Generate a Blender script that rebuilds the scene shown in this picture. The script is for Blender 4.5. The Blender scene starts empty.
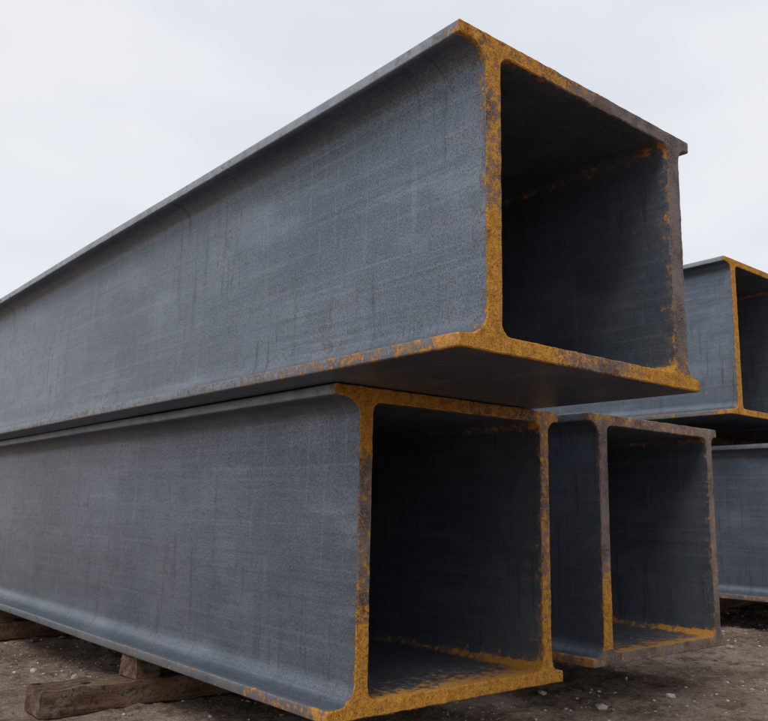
import bpy, bmesh, math, random
from mathutils import Vector, Matrix, noise
S=0.3; ZG=-2.1
random.seed(4)
scn=bpy.context.scene
scn.view_settings.view_transform='Standard'; scn.view_settings.look='None'
scn.view_settings.exposure=0; scn.view_settings.gamma=1

# ---------------------------------------------------------------- node helpers
class NT:
    def __init__(s,name):
        s.m=bpy.data.materials.new(name); s.m.use_nodes=True
        s.t=s.m.node_tree; s.n=s.t.nodes; s.l=s.t.links
        s.b=s.n['Principled BSDF']; s.tc=s.n.new('ShaderNodeTexCoord')
    def set(s,sock,v):
        if isinstance(v,bpy.types.NodeSocket): s.l.new(v,sock)
        else: sock.default_value=v
    def coord(s,scale=(1,1,1),kind='Object',off=0.0):
        mp=s.n.new('ShaderNodeMapping'); mp.inputs['Scale'].default_value=scale
        mp.inputs['Location'].default_value=(off,off*.7,off*1.3)
        s.l.new(s.tc.outputs[kind],mp.inputs[0]); return mp.outputs[0]
    def noise(s,scale,detail=4,rough=.55,vec=None,dist=0.0):
        n=s.n.new('ShaderNodeTexNoise'); n.inputs['Scale'].default_value=scale
        n.inputs['Detail'].default_value=detail; n.inputs['Roughness'].default_value=rough
        n.inputs['Distortion'].default_value=dist
        s.l.new(vec if vec else s.tc.outputs['Object'],n.inputs['Vector']); return n.outputs['Fac']
    def vor(s,scale,vec=None,feat='F1'):
        n=s.n.new('ShaderNodeTexVoronoi'); n.feature=feat; n.inputs['Scale'].default_value=scale
        s.l.new(vec if vec else s.tc.outputs['Object'],n.inputs['Vector']); return n.outputs['Distance']
    def rng(s,v,a,b,c=0.0,d=1.0,smooth=True):
        n=s.n.new('ShaderNodeMapRange'); n.interpolation_type='SMOOTHSTEP' if smooth else 'LINEAR'
        s.set(n.inputs[0],v)
        for i,x in enumerate((a,b,c,d)): n.inputs[i+1].default_value=x
        return n.outputs[0]
    def math(s,op,a,b=0.0,c=0.0,clamp=False):
        n=s.n.new('ShaderNodeMath'); n.operation=op; n.use_clamp=clamp
        s.set(n.inputs[0],a); s.set(n.inputs[1],b); s.set(n.inputs[2],c); return n.outputs[0]
    def mix(s,f,a,b,mode='MIX'):
        n=s.n.new('ShaderNodeMix'); n.data_type='RGBA'; n.blend_type=mode
        s.set(n.inputs[0],f)
        s.set(n.inputs[6],a if isinstance(a,bpy.types.NodeSocket) else (*a,1))
        s.set(n.inputs[7],b if isinstance(b,bpy.types.NodeSocket) else (*b,1)); return n.outputs[2]
    def attr(s,name):
        n=s.n.new('ShaderNodeAttribute'); n.attribute_name=name; return n.outputs['Fac']
    def sep(s,vec=None):
        n=s.n.new('ShaderNodeSeparateXYZ'); s.l.new(vec if vec else s.tc.outputs['Object'],n.inputs[0]); return n.outputs
    def bump(s,h,strength,dist,prev=None):
        n=s.n.new('ShaderNodeBump'); n.inputs['Strength'].default_value=strength
        n.inputs['Distance'].default_value=dist; s.l.new(h,n.inputs['Height'])
        if prev: s.l.new(prev,n.inputs['Normal'])
        return n.outputs[0]
    def out(s,col,rough,metal=0.0,normal=None,spec=.5):
        s.set(s.b.inputs['Base Color'],col); s.set(s.b.inputs['Roughness'],rough)
        s.set(s.b.inputs['Metallic'],metal); s.b.inputs['Specular IOR Level'].default_value=spec
        if normal: s.l.new(normal,s.b.inputs['Normal'])
        return s.m

OCH=(.68,.315,.035); OCH2=(.40,.16,.025); BRN=(.10,.052,.035); MAU=(.22,.16,.145); GRY=(.21,.215,.225)

def steel_mat(seed):
    s=NT('mill_scale_steel_%d'%seed)
    o=seed*3.7
    base=s.coord(off=o)
    big=s.noise(1.7,4,.6,base); mid=s.noise(13,5,.72,base)
    col=s.mix(s.rng(big,.3,.7),(.108,.132,.168),(.175,.205,.25))
    col=s.mix(s.rng(mid,.46,.72,0,.42),col,(.072,.086,.107))
    cloud=s.noise(1,4,.6,s.coord((9,2.2,6),off=o+4))
    col=s.mix(s.rng(cloud,.50,.70,0,.42),col,(.27,.305,.36))
    roll=s.noise(1,4,.75,s.coord((85,1.0,85),off=o))
    col=s.mix(s.rng(roll,.50,.72,0,.34),col,(.29,.32,.36))
    col=s.mix(s.rng(roll,.46,.28,0,.36),col,(.052,.060,.074))
    drip=s.noise(1,5,.75,s.coord((2,34,2.2),off=o))
    dm=s.math('MULTIPLY',s.rng(drip,.53,.63),s.rng(big,.44,.58))
    col=s.mix(s.math('MULTIPLY',dm,.55),col,(.052,.058,.068))
    dm2=s.math('MULTIPLY',s.rng(drip,.46,.32),s.rng(big,.54,.40))
    col=s.mix(s.math('MULTIPLY',dm2,.28),col,(.34,.36,.39))
    sp=s.noise(235,3,.78,base)
    col=s.mix(s.rng(sp,.52,.67,0,.72),col,(.036,.042,.052))
    col=s.mix(s.rng(sp,.46,.31,0,.50),col,(.33,.35,.385))
    lip_highlight=s.math('MULTIPLY',s.attr('lip_highlight'),s.rng(mid,.35,.6,.25,.7))
    col=s.mix(lip_highlight,col,(.36,.38,.41))  # sky highlight on the flange tips painted in as lighter colour
    y=s.sep()[1]
    end=s.math('EXPONENT',s.math('MULTIPLY',y,-36.0))
    end2=s.math('EXPONENT',s.math('MULTIPLY',y,-1.6))
    end3=s.math('EXPONENT',s.math('MULTIPLY',y,-6.0))
    corner=s.attr('corner'); edge=s.attr('edge'); floor=s.attr('floor')
    rn=s.noise(38,6,.76,base)
    cb=s.math('MULTIPLY',corner,s.math('ADD',.20,s.math('MULTIPLY',end2,.09)))
    eb=s.math('MULTIPLY',edge,s.math('ADD',.10,s.math('MULTIPLY',end2,.15)))
    fb=s.math('MULTIPLY',floor,s.math('MULTIPLY',end3,.30))
    bias=s.math('ADD',s.math('MULTIPLY',end,.19),s.math('ADD',s.math('ADD',cb,fb),eb))
    bias=s.math('ADD',bias,s.math('MULTIPLY',s.math('SUBTRACT',big,.5),.35))
    v=s.math('ADD',s.math('ADD',rn,bias),s.math('MULTIPLY',s.math('SUBTRACT',sp,.5),.22))
    rust=s.rng(v,.68,.82)
    halo=s.rng(v,.58,.74,0,.55)
    col=s.mix(halo,col,(.14,.09,.055))
    rc=s.mix(s.rng(sp,.4,.6),OCH,OCH2)
    col=s.mix(s.math('MULTIPLY',rust,.93),col,rc)
    rough=s.math('ADD',s.rng(sp,.3,.7,.25,.46),s.math('MULTIPLY',halo,.7),clamp=True)
    met=s.math('MULTIPLY',s.math('SUBTRACT',1.0,rust),.55)
    n=s.bump(s.math('ADD',sp,s.math('MULTIPLY',mid,1.8)),.5,.0022)
    return s.out(col,rough,met,n,.6)

def cap_mat(seed):
    s=NT('cut_edge_rust_%d'%seed); o=seed*2.3
    base=s.coord(off=o)
    a=s.attr('ochre')
    n=s.noise(46,6,.82,base); n2=s.noise(10,4,.6,base); sp=s.noise(210,3,.78,base)
    under=s.mix(s.rng(n2,.38,.6),BRN,MAU)
    under=s.mix(s.rng(sp,.46,.6,0,.8),under,GRY)
    v=s.math('ADD',s.math('ADD',s.math('MULTIPLY',n,1.0),s.math('MULTIPLY',n2,.35)),s.math('MULTIPLY',s.math('SUBTRACT',a,.5),.55))
    v=s.math('ADD',v,s.math('MULTIPLY',s.math('SUBTRACT',sp,.5),.6))
    f=s.rng(v,.61,.73)
    oc=s.mix(s.rng(n,.36,.60),OCH2,OCH)
    oc=s.mix(s.rng(sp,.50,.64,0,.80),oc,(.16,.075,.025))
    oc=s.mix(s.rng(sp,.42,.28,0,.5),oc,(.80,.50,.14))
    col=s.mix(f,under,oc)
    nn=s.bump(s.math('ADD',s.math('MULTIPLY',n,2.0),sp),1.0,.0035)
    return s.out(col,.86,0.0,nn,.3)

# ---------------------------------------------------------------- beam geometry
def rounded(poly,step=.035):
    pts=[];n=len(poly)
    for i,(x,z,r) in enumerate(poly):
        P=Vector((x,z));A=Vector(poly[i-1][:2]);B=Vector(poly[(i+1)%n][:2])
        if r<=0: pts.append(P);continue
        d1=(A-P).normalized();d2=(B-P).normalized()
        p1=P+d1*r;p2=P+d2*r;C=P+(d1+d2)*r
        k=8 if r>.04 else 3
        a1=math.atan2(*(p1-C).yx);a2=math.atan2(*(p2-C).yx)
        da=(a2-a1+math.pi)%(2*math.pi)-math.pi
        for j in range(k+1):
            a=a1+da*j/k; pts.append(C+Vector((math.cos(a),math.sin(a)))*r)
    out=[]
    for i,P in enumerate(pts):
        Q=pts[(i+1)%len(pts)];L=(Q-P).length;m=max(1,int(math.ceil(L/step)))
        for j in range(m): out.append(P.lerp(Q,j/m))
    return out
def offset(loop,d):
    out=[];n=len(loop)
    for i in range(n):
        t=(loop[(i+1)%n]-loop[i-1]); t.normalize()
        out.append(loop[i]+Vector((-t.y,t.x))*d)
    return out

def make_beam(name,x0,x1,webs,zb,zt,y0,L,tf=.10,ochre=lambda u,v:.5,seed=1,R=.17,mats=None):
    a,b,c,d=webs
    r2=min(R,(x1-d)*.75)
    t=.012
    outer=rounded([(x0,zb,t),(x1,zb,t),(x1,zb+tf,t),(d,zb+tf*1.05,r2),(d,zt-tf*1.05,r2),(x1,zt-tf,t),(x1,zt,t),(x0,zt,t),
                   (x0,zt-tf*.9,t),(a,zt-tf*1.1,R),(a,zb+tf*1.1,R),(x0,zb+tf*.9,t)])
    ti=tf*1.2; ri=.09
    inner=rounded([(b,zb+ti,ri),(c,zb+ti,ri),(c,zt-ti,ri),(b,zt-ti,ri)])
    bm=bmesh.new()
    le=bm.verts.layers.float.new('edge');lc=bm.verts.layers.float.new('corner')
    lo=bm.verts.layers.float.new('ochre');ll=bm.verts.layers.float.new('lip_highlight');lf=bm.verts.layers.float.new('floor')
    ys=[0,.009,.03,.07,.11,.16,.22,.3,.42,.6,.85,1.2]
    yy=1.8
    while yy<L-1: ys.append(yy); yy+=.8
    ys+= [L-.02,L]
    ox,oz=x0,zb
    corners_o=[(a,zb+tf),(a,zt-tf),(d,zb+tf),(d,zt-tf)]
    corners_i=[(b,zb+ti),(c,zb+ti),(c,zt-ti),(b,zt-ti)]
    def ringset(loop,is_in):
        rings=[]
        ins=offset(loop,.009 if not is_in else -.009)
        for k,y in enumerate(ys):
            src=ins if (k==0 or k==len(ys)-1) else loop
            ring=[]
            for i,P in enumerate(src):
                x,z=P
                amp=.0045*math.exp(-y/.05)+.0016
                q=Vector((x*7+seed*7,y*5,z*7)); q2=Vector((x*30+seed*7,y*9,z*30))
                dx=noise.noise(q)*amp+noise.noise(q2)*amp*.6; dz=noise.noise(q+Vector((31,5,9)))*amp+noise.noise(q2+Vector((3,51,9)))*amp*.6
                wob=noise.noise(Vector((y*.25+seed*5,z*.5,x*.5)))*.012*min(1,y)
                dy=0
                if k<2: dy=noise.noise(q2*1.3)*.004
                v=bm.verts.new(((x-ox+dx)*S,(y+dy)*S,(z-oz+dz+wob)*S))
                L0=corners_i if is_in else corners_o
                dd=min((x-cx)**2+(z-cz)**2 for cx,cz in L0)**.5
                v[lc]=math.exp(-(dd/.085)**2)*(1.0 if is_in else .3)*(1.0 if z<(zb+zt)/2 else .85)
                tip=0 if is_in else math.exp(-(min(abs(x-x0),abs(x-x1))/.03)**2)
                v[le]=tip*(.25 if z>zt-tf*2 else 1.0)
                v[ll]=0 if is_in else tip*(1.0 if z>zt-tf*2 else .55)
                v[lf]=1.0 if (is_in and z<zb+ti+.06) else (.08 if is_in and x>c-.02 else 0)
                v[lo]=ochre((x-x0)/(x1-x0),(z-zb)/(zt-zb))
                ring.append(v)
            rings.append(ring)
        for k in range(len(ys)-1):
            A,B=rings[k],rings[k+1];n=len(A)
            for i in range(n):
                j=(i+1)%n
                f=bm.faces.new((A[i],A[j],B[j],B[i]) if not is_in else (A[j],A[i],B[i],B[j]))
                f.material_index=1 if k==0 else 0
                f.smooth=True
        return rings
    Ro=ringset(outer,False);Ri=ringset(inner,True)
    for k in (0,-1):
        es=[]
        for R_ in (Ro[k],Ri[k]):
            for i in range(len(R_)):
                es.append(bm.edges.get((R_[i],R_[(i+1)%len(R_)])))
        g=bmesh.ops.triangle_fill(bm,use_beauty=True,edges=es,normal=(0,-1 if k==0 else 1,0))
        for f in g['geom']:
            if isinstance(f,bmesh.types.BMFace): f.material_index=1; f.smooth=True
    bmesh.ops.recalc_face_normals(bm,faces=bm.faces)
    me=bpy.data.meshes.new(name);bm.to_mesh(me);bm.free()
    me.set_sharp_from_angle(angle=math.radians(40))
    ob=bpy.data.objects.new(name,me);scn.collection.objects.link(ob)
    ob.location=(x0*S,y0*S,(zb-ZG)*S)
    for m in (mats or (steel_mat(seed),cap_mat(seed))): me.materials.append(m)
    return ob

def ss(a,b,x):
    t=max(0,min(1,(x-a)/(b-a)));return t*t*(3-2*t)
def lerp(a,b,t): return a+(b-a)*t
def o_top(u,v):
    if v>.95: return lerp(.72,.12,ss(.1,.8,u))
    if v<.06: return lerp(.92,.42,ss(.2,.45,u)) if u<.6 else lerp(.42,.9,ss(.6,.85,u))
    if u<.3: return lerp(.95,.48,ss(.22,.5,v)) if v<.75 else lerp(.48,.66,ss(.75,.95,v))
    return lerp(.45,.12,ss(.05,.25,v))
def o_low(u,v):
    if v>.95: return lerp(.85,.5,ss(.1,.8,u))
    if v<.06: return .85
    if u<.3: return lerp(.85,.35,ss(.15,.4,v)) if v<.6 else lerp(.35,.8,ss(.7,.9,v))
    return lerp(.65,.45,ss(.1,.6,v))
def o_r(u,v):
    if v>.95: return lerp(.42,.3,u)
    if v<.06: return .32
    if u<.3: return lerp(.8,.12,ss(.15,.55,v))
    return .28
def o_far(u,v): return .85
ZB=-1.623
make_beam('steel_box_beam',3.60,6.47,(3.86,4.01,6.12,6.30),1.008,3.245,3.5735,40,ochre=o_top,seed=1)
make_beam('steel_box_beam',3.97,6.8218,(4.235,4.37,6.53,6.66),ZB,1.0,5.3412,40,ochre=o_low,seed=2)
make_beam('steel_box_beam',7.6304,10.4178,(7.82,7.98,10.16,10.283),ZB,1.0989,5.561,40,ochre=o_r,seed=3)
FM=(steel_mat(4),cap_mat(4))
for k in range(3):  # rows behind the first are added to block sky and darken the gap
    dx=k*3.2
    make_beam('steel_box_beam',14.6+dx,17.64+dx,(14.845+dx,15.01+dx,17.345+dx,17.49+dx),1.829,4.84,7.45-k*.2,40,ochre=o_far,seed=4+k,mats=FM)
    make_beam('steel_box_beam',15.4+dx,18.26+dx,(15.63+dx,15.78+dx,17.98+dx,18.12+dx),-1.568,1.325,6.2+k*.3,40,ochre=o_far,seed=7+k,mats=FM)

# ---------------------------------------------------------------- timber
def wood_mat():
    s=NT('weathered_timber')
    c=s.coord((3,40,40)); g=s.noise(1,5,.7,c)
    col=s.mix(s.rng(g,.32,.68),(.065,.036,.024),(.22,.13,.082))
    m=s.noise(9,5,.7)
    col=s.mix(s.rng(m,.50,.66,0,.6),col,(.22,.175,.14))
    col=s.mix(s.rng(m,.46,.34,0,.5),col,(.17,.07,.03))
    sp=s.noise(70,4,.75)
    col=s.mix(s.rng(sp,.53,.64,0,.8),col,(.03,.02,.014))
    holes=s.vor(11); col=s.mix(s.rng(holes,.22,.17,0,.92),col,(.010,.008,.006))
    n=s.bump(s.math('ADD',g,s.math('MULTIPLY',sp,.6)),1.0,.010)
    return s.out(col,.9,0,n,.2)
WOOD=wood_mat()
def timber(name,x0,x1,y0,y1,z0,z1,rot=0):
    cx,cy=(x0+x1)/2,(y0+y1)/2
    me=bpy.data.meshes.new(name);bm=bmesh.new()
    bmesh.ops.create_cube(bm,size=1)
    for v in bm.verts: v.co=Vector((v.co.x*(x1-x0),v.co.y*(y1-y0),v.co.z*(z1-z0)))*S
    n=max(3,int((x1-x0)*S/.02))
    bmesh.ops.bevel(bm,geom=list(bm.edges),offset=.004,segments=2,affect='EDGES')
    es=[e for e in bm.edges if abs((e.verts[0].co-e.verts[1].co).normalized().x)>.9 and e.calc_length()>.05]
    bmesh.ops.subdivide_edges(bm,edges=es,cuts=n,use_grid_fill=True)
    for v in bm.verts:
        v.co+=noise.noise_vector(v.co*16+Vector((cx,cy,0)))*.007+noise.noise_vector(v.co*60+Vector((cx,cy,0)))*.003
    bm.to_mesh(me);bm.free();me.materials.append(WOOD)
    for p in me.polygons:p.use_smooth=True
    me.set_sharp_from_angle(angle=math.radians(50))
    ob=bpy.data.objects.new(name,me);scn.collection.objects.link(ob)
    ob.location=(cx*S,cy*S,((z0+z1)/2-ZG)*S);ob.rotation_euler=(0,0,rot);return ob
TT=-1.865
for Y,X in ((8.81,3.02),(14.1,3.3),(23,3.6),(33,3.6)):
    timber('timber_sleeper',X,11.2,Y,Y+.5,ZG-.02,TT)
    for bx in (4.0,6.2,7.9,9.8):
        timber('timber_block',bx,bx+.30,Y+.05,Y+.42,TT-.004,ZB+.008,.08)
for Y in (10,19,28,38):
    timber('timber_sleeper',15.1,25,Y,Y+.56,ZG-.02,-1.563)
    timber('timber_sleeper',14.9,25,Y,Y+.45,1.32,1.834)

# ---------------------------------------------------------------- ground
def ground_mat():
    s=NT('dry_dirt')
    big=s.noise(1.3,5,.6);mid=s.noise(7,6,.72)
    col=s.mix(s.rng(big,.35,.65),(.33,.225,.165),(.56,.43,.345))
    col=s.mix(s.rng(mid,.47,.60,0,.75),col,(.20,.125,.088))
    col=s.mix(s.rng(mid,.44,.32,0,.6),col,(.62,.51,.43))
    fine=s.noise(48,5,.8)
    col=s.mix(s.rng(fine,.52,.66,0,.7),col,(.68,.59,.52))
    col=s.mix(s.rng(fine,.46,.36,0,.7),col,(.13,.083,.06))
    sp=s.noise(220,2,.7)
    col=s.mix(s.rng(sp,.55,.66,0,.65),col,(.11,.075,.055))
    n=s.bump(s.math('ADD',s.math('MULTIPLY',mid,1.8),s.math('ADD',s.math('MULTIPLY',fine,.9),s.math('MULTIPLY',sp,.15))),1.0,.04)
    return s.out(col,.94,0,n,.12)
bm=bmesh.new()
def axis(lo,hi,flo,fhi,step):
    a=[];x=flo
    while x<=fhi: a.append(x);x+=step
    g=step;x=flo
    pre=[]
    while x>lo: g*=1.3;x-=g;pre.append(x)
    g=step;x=a[-1];post=[]
    while x<hi: g*=1.3;x+=g;post.append(x)
    return pre[::-1]+a+post
xs=axis(-600,600,.4,6.2,.024);ys=axis(-600,600,.6,5.2,.024)
def gz(x,y):
    f=1 if (-1<x<8 and -1<y<9) else 0
    V=Vector
    h=noise.noise(V((x*1.1,y*1.1,0)))*.018+noise.noise(V((x*4,y*4,3)))*.012+noise.noise(V((x*11,y*11,7)))*.009
    c=noise.noise(V((x*22,y*22,17)))
    h+=max(0,c-.1)*.016
    return h*f-.008
grid=[[bm.verts.new((x,y,gz(x,y))) for x in xs] for y in ys]
for i in range(len(ys)-1):
    for j in range(len(xs)-1):
        f=bm.faces.new((grid[i][j],grid[i][j+1],grid[i+1][j+1],grid[i+1][j]));f.smooth=True
me=bpy.data.meshes.new('ground');bm.to_mesh(me);bm.free();me.materials.append(ground_mat())
g=bpy.data.objects.new('ground',me);scn.collection.objects.link(g)

def scatter(name,count,tones,radii,rbig,aspect,area,seedoff):
    s=NT(name+'_surface');r=s.attr('tone')
    col=s.mix(r,*tones)
    m=s.out(col,.85,0,s.bump(s.noise(120,3,.7),.5,.002),.3)
    base=bmesh.new();bmesh.ops.create_icosphere(base,subdivisions=1,radius=1)
    bv=[v.co.copy() for v in base.verts];bf=[[v.index for v in f.verts] for f in base.faces];base.free()
    V=[];F=[];T=[]
    for i in range(count):
        x=random.uniform(*area[0]);y=random.uniform(*area[1])
        if noise.noise(Vector((x*1.3,y*1.3,seedoff)))<random.uniform(-.5,.35): continue
        r=random.choice(radii) if random.random()<.96 else random.uniform(*rbig)
        rot=Matrix.Rotation(random.uniform(0,6.3),3,'Z')
        tilt=Matrix.Rotation(random.uniform(-.3,.3),3,'X')@Matrix.Rotation(random.uniform(-.2,.2),3,'Y')
        sc=Vector((random.uniform(.7,1.4)*aspect,random.uniform(.7,1.3),random.uniform(.4,.8)))*r
        b=len(V);t=random.random()**1.8;sd=random.random()*50
        for c in bv:
            q=c*(1+.45*noise.noise(c*1.3+Vector((sd,0,0))))
            q=rot@(tilt@Vector((q.x*sc.x,q.y*sc.y,q.z*sc.z)))
            V.append((x+q.x,y+q.y,gz(x,y)+r*.2+q.z));T.append(t)
        F+=[[b+k for k in f] for f in bf]
    me=bpy.data.meshes.new(name);me.from_pydata(V,[],F)
    a=me.attributes.new('tone','FLOAT','POINT');a.data.foreach_set('value',T)
    me.materials.append(m)
    ob=bpy.data.objects.new(name,me);scn.collection.objects.link(ob)
scatter('gravel',17000,((.16,.11,.08),(.66,.60,.54)),(.002,.003,.003,.004,.005,.007),(.009,.02),1.0,((.2,6.5),(.3,6)),9)
scatter('wood_chips',1500,((.05,.032,.022),(.34,.23,.15)),(.0025,.003,.004),(.005,.008),4.5,((.4,6.2),(.5,5)),21)

# ---------------------------------------------------------------- sky + sun
SUN_EL=math.radians(50);SUN_AZ=math.radians(-115)
w=bpy.data.worlds.new('World');scn.world=w;w.use_nodes=True
nt=w.node_tree;N=nt.nodes;Lk=nt.links;bg=N['Background']
sky=N.new('ShaderNodeTexSky');sky.sky_type='NISHITA';sky.sun_disc=False
sky.sun_elevation=SUN_EL;sky.sun_rotation=SUN_AZ
tc=N.new('ShaderNodeTexCoord');mp=N.new('ShaderNodeMapping');mp.inputs['Scale'].default_value=(1,1,2.6)
Lk.new(tc.outputs['Generated'],mp.inputs[0])
nz=N.new('ShaderNodeTexNoise');nz.inputs['Scale'].default_value=2.0;nz.inputs['Detail'].default_value=3;nz.inputs['Roughness'].default_value=.5
Lk.new(mp.outputs[0],nz.inputs['Vector'])
cr=N.new('ShaderNodeValToRGB');cr.color_ramp.elements[0].position=.35;cr.color_ramp.elements[1].position=.65
cr.color_ramp.elements[0].color=(7.8,8.05,8.6,1);cr.color_ramp.elements[1].color=(9.3,9.42,9.65,1)
Lk.new(nz.outputs['Fac'],cr.inputs[0])
mx=N.new('ShaderNodeMix');mx.data_type='RGBA';mx.inputs[0].default_value=.93
Lk.new(sky.outputs[0],mx.inputs[6]);Lk.new(cr.outputs[0],mx.inputs[7]);Lk.new(mx.outputs[2],bg.inputs['Color'])
bg.inputs['Strength'].default_value=.1
sd=bpy.data.lights.new('sun','SUN');sd.energy=1.3;sd.angle=math.radians(20);sd.color=(1,.97,.93)
so=bpy.data.objects.new('sun',sd);scn.collection.objects.link(so)
dirv=Vector((math.sin(SUN_AZ)*math.cos(SUN_EL),math.cos(SUN_AZ)*math.cos(SUN_EL),math.sin(SUN_EL)))
so.rotation_euler=dirv.to_track_quat('Z','Y').to_euler();so.location=dirv*30

# ---------------------------------------------------------------- camera
yaw,pit,rol,f=.6971,.1769,.0177,827.77
R=Vector((math.cos(yaw),-math.sin(yaw),0));Fh=Vector((math.sin(yaw),math.cos(yaw),0));Z=Vector((0,0,1))
fw=Fh*math.cos(pit)+Z*math.sin(pit);up=-Fh*math.sin(pit)+Z*math.cos(pit)
r2=R*math.cos(rol)+up*math.sin(rol);u2=-R*math.sin(rol)+up*math.cos(rol)
cd=bpy.data.cameras.new('camera');co=bpy.data.objects.new('camera',cd);scn.collection.objects.link(co)
M=Matrix((r2,u2,-fw)).transposed().to_4x4();M.translation=Vector((0,0,-ZG*S));co.matrix_world=M
cd.sensor_fit='HORIZONTAL';cd.sensor_width=36;cd.lens=f/768*36;cd.clip_end=2000;cd.clip_start=.02
scn.camera=co
